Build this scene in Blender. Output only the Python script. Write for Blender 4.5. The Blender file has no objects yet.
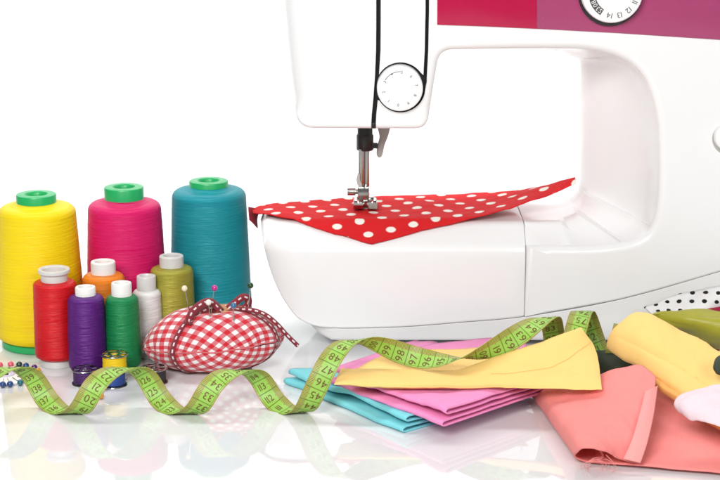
import bpy, bmesh, math, random
from math import sin, cos, pi, radians, sqrt, atan2, exp
from mathutils import Vector, noise
random.seed(7)
SC = bpy.context.scene
COL = SC.collection

# ------------------------------------------------------------------ camera, world, lights
CAM_H, PITCH, FPX = 0.42, radians(13.8), 1800.0
cd = bpy.data.cameras.new('camera'); cam = bpy.data.objects.new('camera', cd); COL.objects.link(cam)
cam.location = (0, 0, CAM_H); cam.rotation_euler = (pi/2 - PITCH, 0, 0)
cd.sensor_width = 36; cd.lens = FPX/720*36; cd.clip_start = .01; cd.clip_end = 50
cd.dof.use_dof = True; cd.dof.focus_distance = 1.30; cd.dof.aperture_fstop = 20
SC.camera = cam
w = bpy.data.worlds.new('World'); SC.world = w; w.use_nodes = True
w.node_tree.nodes['Background'].inputs[0].default_value = (1, 1, 1, 1)
w.node_tree.nodes['Background'].inputs[1].default_value = 0.14
SC.view_settings.view_transform = 'Standard'; SC.view_settings.look = 'None'
SC.view_settings.exposure = 0.0; SC.view_settings.gamma = 1.0

def area(name, loc, target, sx, sy, energy):
    l = bpy.data.lights.new(name, 'AREA'); l.shape = 'RECTANGLE'; l.size = sx; l.size_y = sy; l.energy = energy
    o = bpy.data.objects.new(name, l); COL.objects.link(o); o.location = loc
    o.rotation_euler = (Vector(target) - Vector(loc)).to_track_quat('-Z', 'Y').to_euler()
    return o
area('softbox_key', (-.38, -.10, .95), (0, 1.35, .06), .6, .5, 22)
area('softbox_fill', (.55, -.05, .80), (.05, 1.35, .08), .5, .5, 6)
area('softbox_backdrop', (0, 1.62, 1.15), (0, 2.3, .30), 2.4, .4, 24)

# ------------------------------------------------------------------ pixel rays
FW = Vector((0, cos(PITCH), -sin(PITCH))); UP = Vector((0, sin(PITCH), cos(PITCH)))
def ray(px, py): return FW + Vector((1, 0, 0))*((px-360)/FPX) + UP*((240-py)/FPX)
def PY(px, py, Y): d = ray(px, py); return Vector((0, 0, CAM_H)) + d*(Y/d.y)
def PZ(px, py, z): d = ray(px, py); return Vector((0, 0, CAM_H)) + d*((z-CAM_H)/d.z)

# ------------------------------------------------------------------ object helpers
def wloc(o):
    v = Vector((0, 0, 0))
    while o is not None: v += o.location; o = o.parent
    return v
def tag(o, label, cat, group=None):
    o['label'] = label; o['category'] = cat
    if group: o['group'] = group
    return o
def thing(name, loc, label, cat, group=None):
    o = bpy.data.objects.new(name, None); COL.objects.link(o); o.location = loc; o.empty_display_size = .01
    return tag(o, label, cat, group)
def obj(name, V, F, m, parent=None, uv=None, ang=40, solid=0, loc=None, smooth=True):
    """world-space vertices -> one mesh object; uv = one pair per vertex"""
    off = wloc(parent) if parent else (Vector(loc) if loc is not None else Vector((0, 0, 0)))
    me = bpy.data.meshes.new(name)
    me.from_pydata([tuple(Vector(v)-off) for v in V], [], F)
    if uv:
        l = me.uv_layers.new(name='UVMap')
        for lp in me.loops: l.data[lp.index].uv = uv[lp.vertex_index]
    bm = bmesh.new(); bm.from_mesh(me); bmesh.ops.recalc_face_normals(bm, faces=bm.faces) if not solid else None; bm.to_mesh(me); bm.free()
    for p in me.polygons: p.use_smooth = smooth
    if smooth: me.set_sharp_from_angle(angle=radians(ang))
    me.materials.append(m)
    o = bpy.data.objects.new(name, me); COL.objects.link(o)
    if parent: o.parent = parent
    elif loc is not None: o.location = loc
    if solid:
        s = o.modifiers.new('thick', 'SOLIDIFY'); s.thickness = solid; s.offset = 0
    return o
def lathe(prof, c, seg=48, jit=None):
    V, F = [], []; n = len(prof)
    for j, (r, z) in enumerate(prof):
        for i in range(seg):
            a = 2*pi*i/seg; rr = r + (jit(j, a) if jit else 0)
            V.append((c[0]+rr*cos(a), c[1]+rr*sin(a), c[2]+z))
    for j in range(n-1):
        for i in range(seg):
            k = (i+1) % seg
            F.append((j*seg+i, j*seg+k, (j+1)*seg+k, (j+1)*seg+i))
    if prof[0][0] > 0 and prof[0] != prof[-1]:
        F.append(tuple(range(seg))[::-1]); F.append(tuple((n-1)*seg+i for i in range(seg)))
    return V, F
def tube(path, r, seg=8, taper=None):
    V, F = [], []; P = [Vector(p) for p in path]; n = len(P); up = Vector((0.13, .21, .97))
    for i, p in enumerate(P):
        t = (P[min(i+1, n-1)]-P[max(i-1, 0)]).normalized()
        a = t.cross(up)
        if a.length < .05: a = t.cross(Vector((1, 0, 0)))
        a.normalize(); b = t.cross(a).normalized(); up = -b if False else up
        rr = r*(taper(i/(n-1)) if taper else 1)
        for k in range(seg):
            g = 2*pi*k/seg; V.append(p + a*cos(g)*rr + b*sin(g)*rr)
    for i in range(n-1):
        for k in range(seg):
            q = (k+1) % seg; F.append((i*seg+k, i*seg+q, (i+1)*seg+q, (i+1)*seg+k))
    F.append(tuple(range(seg))[::-1]); F.append(tuple((n-1)*seg+k for k in range(seg)))
    return V, F
def merge(*parts):
    V, F = [], []
    for v, f in parts:
        o = len(V); V += list(v); F += [tuple(i+o for i in q) for q in f]
    return V, F
def sphere(c, r, sx=1, sy=1, sz=1, u=16, v=10):
    V, F = [], []
    for j in range(v+1):
        t = pi*j/v; rr = max(sin(t), 1e-4)
        for i in range(u):
            a = 2*pi*i/u; V.append((c[0]+r*sx*rr*cos(a), c[1]+r*sy*rr*sin(a), c[2]+r*sz*cos(t)))
    for j in range(v):
        for i in range(u):
            k = (i+1) % u; F.append((j*u+i, j*u+k, (j+1)*u+k, (j+1)*u+i))
    return V, F
def cyl_y(c, r, y0, y1, seg=48, bev=.0008):
    """disc whose axis is Y; front at y0"""
    prof = [(r*.02, y0), (r-bev, y0), (r-bev*.3, y0+bev*.3), (r, y0+bev), (r, y1)]
    V, F = [], []
    for rr, y in prof:
        for i in range(seg):
            a = 2*pi*i/seg; V.append((c[0]+rr*cos(a), y, c[1]+rr*sin(a)))
    for j in range(len(prof)-1):
        for i in range(seg):
            k = (i+1) % seg; F.append((j*seg+i, j*seg+k, (j+1)*seg+k, (j+1)*seg+i))
    F.append(tuple(range(seg))); F.append(tuple((len(prof)-1)*seg+i for i in range(seg)))
    return V, F
def rbox(c, s, b=.0008):
    """bevelled box, centre c, size s"""
    bm = bmesh.new(); bmesh.ops.create_cube(bm, size=1)
    for v in bm.verts: v.co = Vector((v.co.x*s[0], v.co.y*s[1], v.co.z*s[2]))
    bmesh.ops.bevel(bm, geom=bm.edges[:], offset=b, segments=2, affect='EDGES', profile=.5)
    bm.verts.index_update()
    V = [v.co+Vector(c) for v in bm.verts]; F = [tuple(v.index for v in f.verts) for f in bm.faces]; bm.free()
    return V, F
def prism_y(poly, y0, y1):
    n = len(poly); V = [(x, y0, z) for x, z in poly]+[(x, y1, z) for x, z in poly]
    F = [tuple(range(n)), tuple(range(2*n-1, n-1, -1))]+[(i, (i+1) % n, n+(i+1) % n, n+i) for i in range(n)]
    return V, F
def cr(p0, p1, p2, p3, t):
    return 0.5*((2*p1)+(p2-p0)*t+(2*p0-5*p1+4*p2-p3)*t*t+(3*p1-p0-3*p2+p3)*t*t*t)
def crs(pts, u):
    n = len(pts)-1; x = min(max(u, 0), 1)*n; i = min(int(x), n-1); t = x-i
    g = lambda k: pts[k] if 0 <= k <= n else (pts[0]*2-pts[1] if k < 0 else pts[n]*2-pts[n-1])
    return cr(g(i-1), g(i), g(i+1), g(i+2), t)
def spath(pts, n): P = [Vector(p) for p in pts]; return [crs(P, i/(n-1)) for i in range(n)]

# ------------------------------------------------------------------ materials
def base_mat(name, col, rough=.5, **k):
    m = bpy.data.materials.new(name); m.use_nodes = True; nt = m.node_tree
    b = nt.nodes['Principled BSDF']; b.inputs['Base Color'].default_value = (*col, 1); b.inputs['Roughness'].default_value = rough
    for a, v in k.items(): b.inputs[a.replace('_', ' ')].default_value = v
    return m, nt, b
def MA(nt, op, a, b=None, c=None):
    n = nt.nodes.new('ShaderNodeMath'); n.operation = op
    for i, v in enumerate((a, b, c)):
        if v is None: continue
        if hasattr(v, 'links'): nt.links.new(v, n.inputs[i])
        else: n.inputs[i].default_value = v
    return n.outputs[0]
def MIX(nt, f, a, b):
    n = nt.nodes.new('ShaderNodeMix'); n.data_type = 'RGBA'
    for i, v in ((0, f), (6, a), (7, b)):
        if hasattr(v, 'links'): nt.links.new(v, n.inputs[i])
        else: n.inputs[i].default_value = v if i == 0 else (*v, 1)
    return n.outputs[2]
def NOI(nt, vec, scale, detail=3, rough=.55):
    n = nt.nodes.new('ShaderNodeTexNoise'); n.inputs['Scale'].default_value = scale; n.inputs['Detail'].default_value = detail
    n.inputs['Roughness'].default_value = rough
    if vec is not None: nt.links.new(vec, n.inputs['Vector'])
    return n.outputs['Fac']
def XYZ(nt, which='Object', sx=1, sy=1, sz=1, rot=0):
    t = nt.nodes.new('ShaderNodeTexCoord'); mp = nt.nodes.new('ShaderNodeMapping'); nt.links.new(t.outputs[which], mp.inputs[0])
    mp.inputs['Scale'].default_value = (sx, sy, sz); mp.inputs['Rotation'].default_value = (0, 0, rot)
    s = nt.nodes.new('ShaderNodeSeparateXYZ'); nt.links.new(mp.outputs[0], s.inputs[0])
    return mp.outputs[0], s.outputs[0], s.outputs[1], s.outputs[2]
def BUMP(nt, b, h, strength, dist=.001):
    n = nt.nodes.new('ShaderNodeBump'); n.inputs['Strength'].default_value = strength; n.inputs['Distance'].default_value = dist
    nt.links.new(h, n.inputs['Height']); nt.links.new(n.outputs[0], b.inputs['Normal'])
def setc(nt, b, c): nt.links.new(c, b.inputs['Base Color'])
def sc(c, k): return tuple(min(1, x*k) for x in c)

def m_plastic(name, col, rough=.3, var=.03, **k):
    m, nt, b = base_mat(name, col, rough, **k)
    v, *_ = XYZ(nt); f = NOI(nt, v, 35, 4)
    setc(nt, b, MIX(nt, f, sc(col, 1-var), sc(col, 1+var)))
    r = NOI(nt, v, 160, 3); nt.links.new(MA(nt, 'MULTIPLY_ADD', r, .12, rough-.06), b.inputs['Roughness'])
    return m
def m_metal(name, col=(.75, .74, .72), rough=.18):
    m, nt, b = base_mat(name, col, rough, Metallic=1.0)
    v, *_ = XYZ(nt); f = NOI(nt, v, 400, 3); nt.links.new(MA(nt, 'MULTIPLY_ADD', f, .2, rough-.08), b.inputs['Roughness'])
    return m
def m_thread(name, col, pitch=.00045, sheen=.25, rough=.40, contrast=.26):
    """wound thread: fine almost level windings crossed by a shallow opposite lay"""
    m, nt, b = base_mat(name, col, rough, Anisotropic=.8, Specular_IOR_Level=.65)
    tg = nt.nodes.new('ShaderNodeTangent'); tg.direction_type = 'RADIAL'; tg.axis = 'Z'; nt.links.new(tg.outputs[0], b.inputs['Tangent'])
    b.inputs['Specular Tint'].default_value = (*[min(1, .35+.65*(c/max(col))) for c in col], 1)
    v, x, y, z = XYZ(nt)
    a = MA(nt, 'ARCTAN2', y, x)
    nz = NOI(nt, XYZ(nt, 'Object', 12, 12, 160)[0], 1, 4)
    zz = MA(nt, 'MULTIPLY_ADD', nz, .0035, z)
    l1 = MA(nt, 'SINE', MA(nt, 'MULTIPLY_ADD', a, 3.0, MA(nt, 'MULTIPLY', zz, 2*pi/pitch)))
    l2 = MA(nt, 'SINE', MA(nt, 'MULTIPLY_ADD', a, -5.0, MA(nt, 'MULTIPLY', zz, 2*pi/(pitch*4.3))))
    strands = NOI(nt, XYZ(nt, 'Object', 6, 6, 900)[0], 1, 3)
    bands = NOI(nt, XYZ(nt, 'Object', 3, 3, 70)[0], 1, 3)
    h = MA(nt, 'ADD', MA(nt, 'MULTIPLY', l1, .5), MA(nt, 'MULTIPLY', l2, .35))
    mixf = MA(nt, 'ADD', MA(nt, 'MULTIPLY_ADD', h, .16, .1), MA(nt, 'MULTIPLY_ADD', strands, .6, MA(nt, 'MULTIPLY', bands, .5)))
    n = nt.nodes.new('ShaderNodeClamp'); nt.links.new(MA(nt, 'SUBTRACT', mixf, .15), n.inputs[0])
    setc(nt, b, MIX(nt, n.outputs[0], sc(col, 1-contrast), sc(col, 1+contrast*.55)))
    BUMP(nt, b, MA(nt, 'ADD', h, MA(nt, 'MULTIPLY', strands, 1.4)), .5, .00022)
    return m
def weave(nt, b, amt=.25, pitch=.0007, extra=0.0):
    uv, u, v, _ = XYZ(nt, 'UV')
    h = MA(nt, 'ADD', MA(nt, 'SINE', MA(nt, 'MULTIPLY', u, 2*pi/pitch)), MA(nt, 'SINE', MA(nt, 'MULTIPLY', v, 2*pi/pitch)))
    n1 = NOI(nt, uv, 1200, 2); cr_ = NOI(nt, uv, 70, 5)
    hh = MA(nt, 'ADD', MA(nt, 'MULTIPLY', h, .5), MA(nt, 'MULTIPLY_ADD', n1, 1.6, MA(nt, 'MULTIPLY', cr_, 6+extra)))
    BUMP(nt, b, hh, amt, .0003)
    return uv, u, v
def m_fabric(name, col, rough=.8, var=.06, sheen=.05, amt=.34, extra=1, **k):
    m, nt, b = base_mat(name, col, rough, Sheen_Weight=sheen, **k)
    uv, u, v = weave(nt, b, amt, extra=extra)
    f = MA(nt, 'ADD', MA(nt, 'MULTIPLY', NOI(nt, uv, 55, 4), .7), MA(nt, 'MULTIPLY', NOI(nt, XYZ(nt, 'UV', 2200, 160, 1)[0], 1, 2), .3))
    setc(nt, b, MIX(nt, f, sc(col, 1-var), sc(col, 1+var)))
    return m
def m_dots(name, ground, dot, sp, rad, rot=.0, rough=.8):
    m, nt, b = base_mat(name, ground, rough, Specular_IOR_Level=.25)
    weave(nt, b, .3)
    _, u, v, _ = XYZ(nt, 'UV', 1/sp, 1/sp, 1, rot)
    def lat(o):
        x = MA(nt, 'SUBTRACT', MA(nt, 'FRACT', MA(nt, 'ADD', u, o)), .5); y = MA(nt, 'SUBTRACT', MA(nt, 'FRACT', MA(nt, 'ADD', v, o)), .5)
        return MA(nt, 'SQRT', MA(nt, 'ADD', MA(nt, 'MULTIPLY', x, x), MA(nt, 'MULTIPLY', y, y)))
    d = MA(nt, 'MINIMUM', lat(0.0), lat(.5))
    n = NOI(nt, XYZ(nt, 'UV')[0], 900, 2)
    f = MA(nt, 'SMOOTH_MIN', 1.0, MA(nt, 'MAXIMUM', 0.0, MA(nt, 'MULTIPLY', MA(nt, 'SUBTRACT', rad/sp+.0, MA(nt, 'MULTIPLY_ADD', n, .03, MA(nt, 'SUBTRACT', d, .015))), 30)), .02)
    gv = MIX(nt, NOI(nt, XYZ(nt, 'UV')[0], 60, 4), sc(ground, .88), sc(ground, 1.1))
    setc(nt, b, MIX(nt, f, gv, dot))
    return m
def m_gingham(name, dark, mid, light, sz, rot):
    m, nt, b = base_mat(name, dark, .85, Sheen_Weight=.2)
    weave(nt, b, .35)
    nz = NOI(nt, XYZ(nt, 'UV')[0], 60, 3)
    _, u, v, _ = XYZ(nt, 'UV', 1/sz, 1/sz, 1, rot)
    st = lambda q: MA(nt, 'GREATER_THAN', MA(nt, 'FRACT', MA(nt, 'MULTIPLY_ADD', nz, .16, q)), .5)
    a, c = st(u), st(v)
    thr = lambda q: MA(nt, 'MULTIPLY', MA(nt, 'GREATER_THAN', MA(nt, 'SINE', MA(nt, 'MULTIPLY', q, 2*pi*11)), 0.0), 1.0)
    midc = MIX(nt, thr(MA(nt, 'ADD', u, v)), mid, sc(mid, .8))
    one = MIX(nt, MA(nt, 'MAXIMUM', a, c), light, midc)
    setc(nt, b, MIX(nt, MA(nt, 'MULTIPLY', a, c), one, dark))
    return m
def m_ribbon(name):
    m, nt, b = base_mat(name, (.2, .01, .02), .7, Sheen_Weight=.2)
    weave(nt, b, .5)
    _, u, v, _ = XYZ(nt, 'UV')
    d = MA(nt, 'LESS_THAN', MA(nt, 'FRACT', MA(nt, 'MULTIPLY', u, 1/.0052)), .5)
    c = MA(nt, 'LESS_THAN', MA(nt, 'ABSOLUTE', v), .0006)
    setc(nt, b, MIX(nt, MA(nt, 'MULTIPLY', d, c), MIX(nt, NOI(nt, XYZ(nt, 'UV')[0], 400), (.16, .004, .012), (.30, .012, .03)), (.85, .72, .72)))
    return m
def m_tape(name):
    """printed tape: u = metres along, v = 0..1 across; mm ticks near one edge, a line every cm"""
    m, nt, b = base_mat(name, (.3, .6, .08), .42, Specular_IOR_Level=.4)
    uv, u, v, _ = XYZ(nt, 'UV')
    mm = MA(nt, 'LESS_THAN', MA(nt, 'FRACT', MA(nt, 'MULTIPLY', u, 1000)), .42)
    half = MA(nt, 'LESS_THAN', MA(nt, 'FRACT', MA(nt, 'ADD', MA(nt, 'MULTIPLY', u, 200), .1)), .2)
    band = MA(nt, 'GREATER_THAN', v, MA(nt, 'MULTIPLY_ADD', half, -.07, .72))
    ticks = MA(nt, 'MULTIPLY', MA(nt, 'MULTIPLY', mm, band), MA(nt, 'LESS_THAN', v, .97))
    cm = MA(nt, 'LESS_THAN', MA(nt, 'FRACT', MA(nt, 'MULTIPLY_ADD', u, 100, .04)), .07)
    edge = MA(nt, 'GREATER_THAN', MA(nt, 'ABSOLUTE', MA(nt, 'SUBTRACT', v, .5)), .455)
    ln = MA(nt, 'LESS_THAN', MA(nt, 'ABSOLUTE', MA(nt, 'SUBTRACT', v, .095)), .012)
    nz = NOI(nt, uv, 90, 3)
    g = MIX(nt, nz, (.26, .49, .065), (.33, .58, .10))
    tan_ = MIX(nt, MA(nt, 'GREATER_THAN', v, .70), g, (.36, .43, .085))
    c1 = MIX(nt, ticks, tan_, (.20, .14, .03))
    c2 = MIX(nt, MA(nt, 'MAXIMUM', cm, ln), c1, (.13, .20, .02))
    setc(nt, b, MIX(nt, edge, c2, (.33, .24, .05)))
    h = MA(nt, 'ADD', MA(nt, 'SINE', MA(nt, 'MULTIPLY', u, 2*pi/.0006)), NOI(nt, uv, 900))
    BUMP(nt, b, h, .15, .0001)
    return m

WHITE = m_plastic('machine_white', (.86, .86, .855), .22, .012, Coat_Weight=.3, Coat_Roughness=.08)
WHITE2 = m_plastic('dial_white', (.87, .87, .865), .3, .01)
BLACK = m_plastic('black_plastic', (.012, .012, .013), .35, .1)
INK = base_mat('grey_print', (.10, .09, .09), .6)[0]
LIGHTPRINT = base_mat('white_print', (.8, .8, .8), .6)[0]
CHROME = m_metal('chrome', (.50, .485, .46), .16)
STEEL = m_metal('bobbin_steel', (.50, .49, .48), .18)
GREYP = m_plastic('grey_lever', (.42, .42, .40), .3, .05)
RUBBER = m_plastic('rubber', (.03, .025, .025), .7, .1)
CRIMSON = m_plastic('crimson_panel', (.46, .008, .06), .2, .04)
MAUVE_REFLECT = m_plastic('panel_reflection', (.37, .055, .15), .25, .05)  # paler than the crimson: a gloss reflection put into the colour
CONEGREEN = m_plastic('green_core', (.015, .40, .12), .35, .06, Subsurface_Weight=.1, Subsurface_Radius=(.003, .006, .003))
COREWHITE = m_plastic('white_core', (.80, .79, .76), .4, .03)
COREGREY = m_plastic('clear_grey_core', (.62, .61, .59), .3, .05)

# ------------------------------------------------------------------ setting: glossy white sheet that sweeps up behind
def build_floor():
    m, nt, b = base_mat('white_gloss', (.76, .76, .765), .03, IOR=1.75)
    v, *_ = XYZ(nt); n = NOI(nt, v, 25, 4)
    nt.links.new(MA(nt, 'MULTIPLY_ADD', n, .05, .01), b.inputs['Roughness'])
    V, F = [], []
    prof = [(.55, 0.0), (1.0, 0.0), (1.6, 0.0), (2.0, 0.0)]
    V = [(x, y, z) for y, z in prof for x in (-1.3, 1.3)]
    F = [(2*i, 2*i+1, 2*i+3, 2*i+2) for i in range(len(prof)-1)]
    o = obj('tabletop', V, F, m); o['kind'] = 'structure'
    m2, nt2, b2 = base_mat('white_paper', (.88, .88, .88), .8)
    prof = [(2.0, -.004)]+[(2.0+.35*sin(a*pi/24), .35*(1-cos(a*pi/24))-.004) for a in range(1, 13)]+[(2.35, 1.3)]
    V = [(x, y, z) for y, z in prof for x in (-1.6, 1.6)]
    F = [(2*i, 2*i+1, 2*i+3, 2*i+2) for i in range(len(prof)-1)]
    o = obj('backdrop', V, F, m2, ang=60); o['kind'] = 'structure'
build_floor()

# ------------------------------------------------------------------ text as mesh
GLYPH = {}
def glyph(ch):
    if ch in GLYPH: return GLYPH[ch]
    c = bpy.data.curves.new('glyph', 'FONT'); c.body = ch; c.size = 1; c.resolution_u = 3; c.fill_mode = 'FRONT'
    o = bpy.data.objects.new('glyph', c); COL.objects.link(o)
    dg = bpy.context.evaluated_depsgraph_get(); me = bpy.data.meshes.new_from_object(o.evaluated_get(dg))
    bm = bmesh.new(); bm.from_mesh(me)
    for k in range(1, 6):
        bmesh.ops.bisect_plane(bm, geom=bm.verts[:]+bm.edges[:]+bm.faces[:], plane_co=(0, k*.12, 0), plane_no=(0, 1, 0))
    bmesh.ops.remove_doubles(bm, verts=bm.verts, dist=1e-4); bm.verts.index_update()
    V = [(v.co.x, v.co.y) for v in bm.verts]; F = [tuple(v.index for v in f.verts) for f in bm.faces]; bm.free()
    bpy.data.objects.remove(o); bpy.data.curves.remove(c); bpy.data.meshes.remove(me)
    xs = [v[0] for v in V]; x0, x1 = min(xs), max(xs)
    GLYPH[ch] = ([(x-x0, y) for x, y in V], F, x1-x0)
    return GLYPH[ch]
def text2d(s, h, gap=.12):
    """centred text, cap height h -> 2D verts, faces"""
    k = h/.69; V, F = [], []; x = 0
    for ch in s:
        v, f, wd = glyph(ch); o = len(V)
        V += [((x+a)*k, (b-.345)*k) for a, b in v]; F += [tuple(i+o for i in q) for q in f]; x += wd+gap
    wtot = (x-gap)*k
    return [(a-wtot/2, b) for a, b in V], F

# ------------------------------------------------------------------ sewing machine
YF, YB = 1.345, 1.450
ZPL = .099
def xz(px, py, Y=YF): p = PY(px, py, Y); return (p.x, p.z)
def round_poly(ctrl, seg=7):
    """ctrl: list of (front(x,z), back(x,z), d, bevel, radius) -> dense list of tuples with corners rounded"""
    out = []; n = len(ctrl)
    L = lambda a, b, t: tuple(p+(q-p)*t for p, q in zip(a, b))
    for i in range(n):
        c, p, q = ctrl[i], ctrl[i-1], ctrl[(i+1) % n]
        lp = sqrt((c[0][0]-p[0][0])**2+(c[0][1]-p[0][1])**2); lq = sqrt((c[0][0]-q[0][0])**2+(c[0][1]-q[0][1])**2)
        r = c[4]
        if r <= 0: out.append(c[:4]); continue
        tp, tq = min(.48, r/lp), min(.48, r/lq)
        A = [L(c[0], p[0], tp), L(c[1], p[1], tp)]; B = [L(c[0], q[0], tq), L(c[1], q[1], tq)]
        for k in range(seg+1):
            t = k/seg; f = lambda a, m, b: L(L(a, m, t), L(m, b, t), t)
            out.append((f(A[0], c[0], B[0]), f(A[1], c[1], B[1]), c[2], c[3]))
    return out
def loft_y(pts, y0, y1, layers, nb=6):
    n = len(pts); rings = []
    def at(dep):
        R = []
        for f, b, d, bv in pts:
            s = min(1, dep/d); s = s*s*(3-2*s) if d > .03 else s
            R.append((f[0]+(b[0]-f[0])*s, f[1]+(b[1]-f[1])*s))
        return R
    def inset(R, amt):
        O = []
        for i in range(n):
            a, c = R[i-1], R[(i+1) % n]; tx, tz = c[0]-a[0], c[1]-a[1]; l = sqrt(tx*tx+tz*tz) or 1
            k = amt(pts[i][3]); O.append((R[i][0]-tz/l*k*SGN, R[i][1]+tx/l*k*SGN))
        return O
    R0 = at(0); A = sum(R0[i-1][0]*R0[i][1]-R0[i][0]*R0[i-1][1] for i in range(n)); SGN = 1 if A > 0 else -1
    V = []
    def push(R, y, dy=None): V.extend([(R[i][0], y + (dy(pts[i][3]) if dy else 0), R[i][1]) for i in range(n)]); rings.append(1)
    for k in range(nb+1):
        a = pi/2*k/nb
        push(inset(at(0), lambda b: b*(1-sin(a))), y0, lambda b: b*(1-cos(a)))
    for dep in layers: push(at(dep), y0+dep)
    for k in range(1, nb):
        a = pi/2*(1-k/nb)
        push(inset(at(y1-y0), lambda b: .004*(1-sin(a))), y1, lambda b: .004*cos(a))
    m = len(rings); F = [(j*n+i, j*n+(i+1) % n, (j+1)*n+(i+1) % n, (j+1)*n+i) for j in range(m-1) for i in range(n)]
    F.append(tuple(range(n))[::-1]); F.append(tuple((m-1)*n+i for i in range(n)))
    return V, F
SEAM = [(258, 226), (264, 256), (274, 284), (288, 308), (303, 322), (330, 328.5), (400, 327.5), (460, 323), (525, 317), (620, 300), (720, 272), (800, 250)]
SEAMW = [xz(*p) for p in SEAM]
def lin(tab, x):
    if x <= tab[0][0]: return tab[0][1]
    for (a, b), (c, d) in zip(tab, tab[1:]):
        if x <= c: return b+(d-b)*(x-a)/(c-a)
    return tab[-1][1]
SEAMW2 = [(lambda p: (p.x, p.y))(crs([Vector((a, b, 0)) for a, b in SEAMW], i/80)) for i in range(81)]
zseam = lambda x: lin(SEAMW2, x)

def build_machine():
    M = thing('sewing_machine', (0.12, 1.40, 0), 'white sewing machine with crimson panel, dials and needle over the free arm', 'sewing machine')
    S = lambda px, py, d=.05, bv=.006, r=.004: (xz(px, py), xz(px, py), d, bv, r)
    def SB(f, bk, d, bv, r): return (xz(*f), xz(bk[0], bk[1], YB), d, bv, r)
    xb = xz(526.2, 247)[0]; zc = xz(526, 247)[1]
    ctrl = [S(277, -45, r=.03, bv=.008), S(283, 0, bv=.018, r=.03), S(289, 70, bv=.018, r=.03), S(297.5, 128.7, bv=.0038, r=.012),
            S(427, 129.3, bv=.0038, r=.0095), S(434, 85, bv=.006, r=.02), S(440, 50.5, bv=.006, r=.010),
            S(540, 49.5, bv=.007, r=.02),
            SB((600, 50), (567, 53), .085, .007, .03), SB((640, 68), (577.5, 55), .09, .007, .03), SB((656, 110), (578.5, 78), .09, .007, .03),
            SB((659, 165), (578.5, 130), .09, .006, .03), SB((657, 215), (577.5, 172), .09, .006, .03)]
    bx, bz = xz(560, 200, YB)
    ctrl += [((xz(645, 240)[0], xz(645, 240)[1]), (xz(573, 190, YB)[0], xz(573, 190, YB)[1]), .07, .006, .02),
             ((xz(600, 247)[0], zc), (bx, ZPL+.001), .035, .006, .02),
             ((xz(560, 247)[0], zc), (xz(545, 198, YB)[0], ZPL), .022, .006, .01),
             ((xb, zc), (xb, ZPL), .020, .006, 0.0),
             ((xb, xz(526, 317)[1]), (xb, xz(526, 317)[1]), .05, .002, 0.0)]
    for px, py in ((560, 311), (590, 305.7), (620, 300), (655, 291), (690, 281), (720, 272), (760, 261)): ctrl.append(S(px, py, bv=.002, r=.01))
    ctrl += [S(800, 250, bv=.004, r=.01), S(800, -45, bv=.010, r=.03)]
    rp = round_poly(ctrl)
    V, F = loft_y(rp, YF, YB, [.0184, .0192, .020, .024, .028, .034, .04, .048, .056, .064, .072, .08, .088, .096])
    F = [f for f in F if len(f) <= 4]
    # thread slots and the recess round the tension dial: one opening in the front face, walls and floor inside it
    s1 = [(378.5, -14), (378.5, 20), (378.3, 50), (377.3, 75), (375.5, 100), (374.0, 115), (373.6, 123.2)]
    s2 = [(427.3, -14), (427.3, 10), (426.5, 50), (425.2, 75), (424.3, 90)]
    CX, CY, CR, h1, h2 = 400.5, 87.3, 25.0, 2.3, 1.8
    inside = lambda p: (p[0]-CX)**2+(p[1]-CY)**2 < (CR+.4)**2
    arcp = lambda a, b, n: [(CX+CR*cos(radians(a+(b-a)*i/n)), CY-CR*sin(radians(a+(b-a)*i/n))) for i in range(n+1)]
    hole = [(x-h1, y) for x, y in reversed(s1)]+[p for p in [(x+h1, y) for x, y in s1[:4]] if not inside(p)]
    hole += arcp(149, 36, 22)+[p for p in reversed([(x-h2, y) for x, y in s2]) if not inside(p)]
    hole += [p for p in [(x+h2, y) for x, y in s2]]+arcp(-8, -148, 28)
    hole += [p for p in [(x+h1, y) for x, y in s1[4:]] if not inside(p)]
    def bevel_fan(n):   # last ring of the bevel = first n verts
        return list(range(n))
    nO = len(rp); H = [xz(*p) for p in hole]
    outer = [(V[i][0], V[i][2]) for i in range(nO)]
    from mathutils.geometry import tessellate_polygon
    tri = tessellate_polygon([[Vector((x, z, 0)) for x, z in outer], [Vector((x, z, 0)) for x, z in H]])
    h0 = len(V); V += [(x, YF, z) for x, z in H]; mapi = list(range(nO))+list(range(h0, h0+len(H)))
    F += [tuple(mapi[i] for i in t) for t in tri]
    nb0 = h0-nO; tri = tessellate_polygon([[Vector((V[nb0+i][0], V[nb0+i][2], 0)) for i in range(nO)]])
    F += [tuple(nb0+i for i in t) for t in tri]
    body = obj('body', V, F, WHITE, M, ang=38)
    for p in body.data.polygons:
        if abs(p.normal.y) > .9995: p.use_smooth = False
    n = len(H); e = .0001
    W = [(x, YF+e, z) for x, z in H]+[(x, YF+.006, z) for x, z in H]
    WF = [(i, (i+1) % n, n+(i+1) % n, n+i) for i in range(n)]
    WF += [tuple(n+i for i in t) for t in tessellate_polygon([[Vector((x, z, 0)) for x, z in H]])]
    obj('slot_recess', W, WF, BLACK, body, smooth=False)
    zb0 = xz(373.6, 128.9)[1]; b_ = .0038; V2 = []
    for k in range(9):
        a = pi/2*k/8; x = xz(373.6, 124)[0]
        y, z_ = YF+b_*(1-cos(a))-.00025*cos(a), zb0+b_*(1-sin(a))-.00025*sin(a)
        V2 += [(x-h1*.00076, y, z_), (x+h1*.00076, y, z_)]
    V2 = [(V2[0][0], V2[0][1], H[0][1]), (V2[1][0], V2[1][1], H[0][1])]+V2
    obj('slot_notch', V2, [(2*i, 2*i+1, 2*i+3, 2*i+2) for i in range(9)], BLACK, body, solid=.0002)
    # free arm (sections along x) -------------------------------------------------
    x0, x1 = xz(258.5, 230)[0], xz(525.75, 250)[0]
    xs = [x0+.0002+(x1-x0)*((i/44)**1.7) for i in range(44)]+[x1-.0012, x1-.0004, x1]
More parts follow.
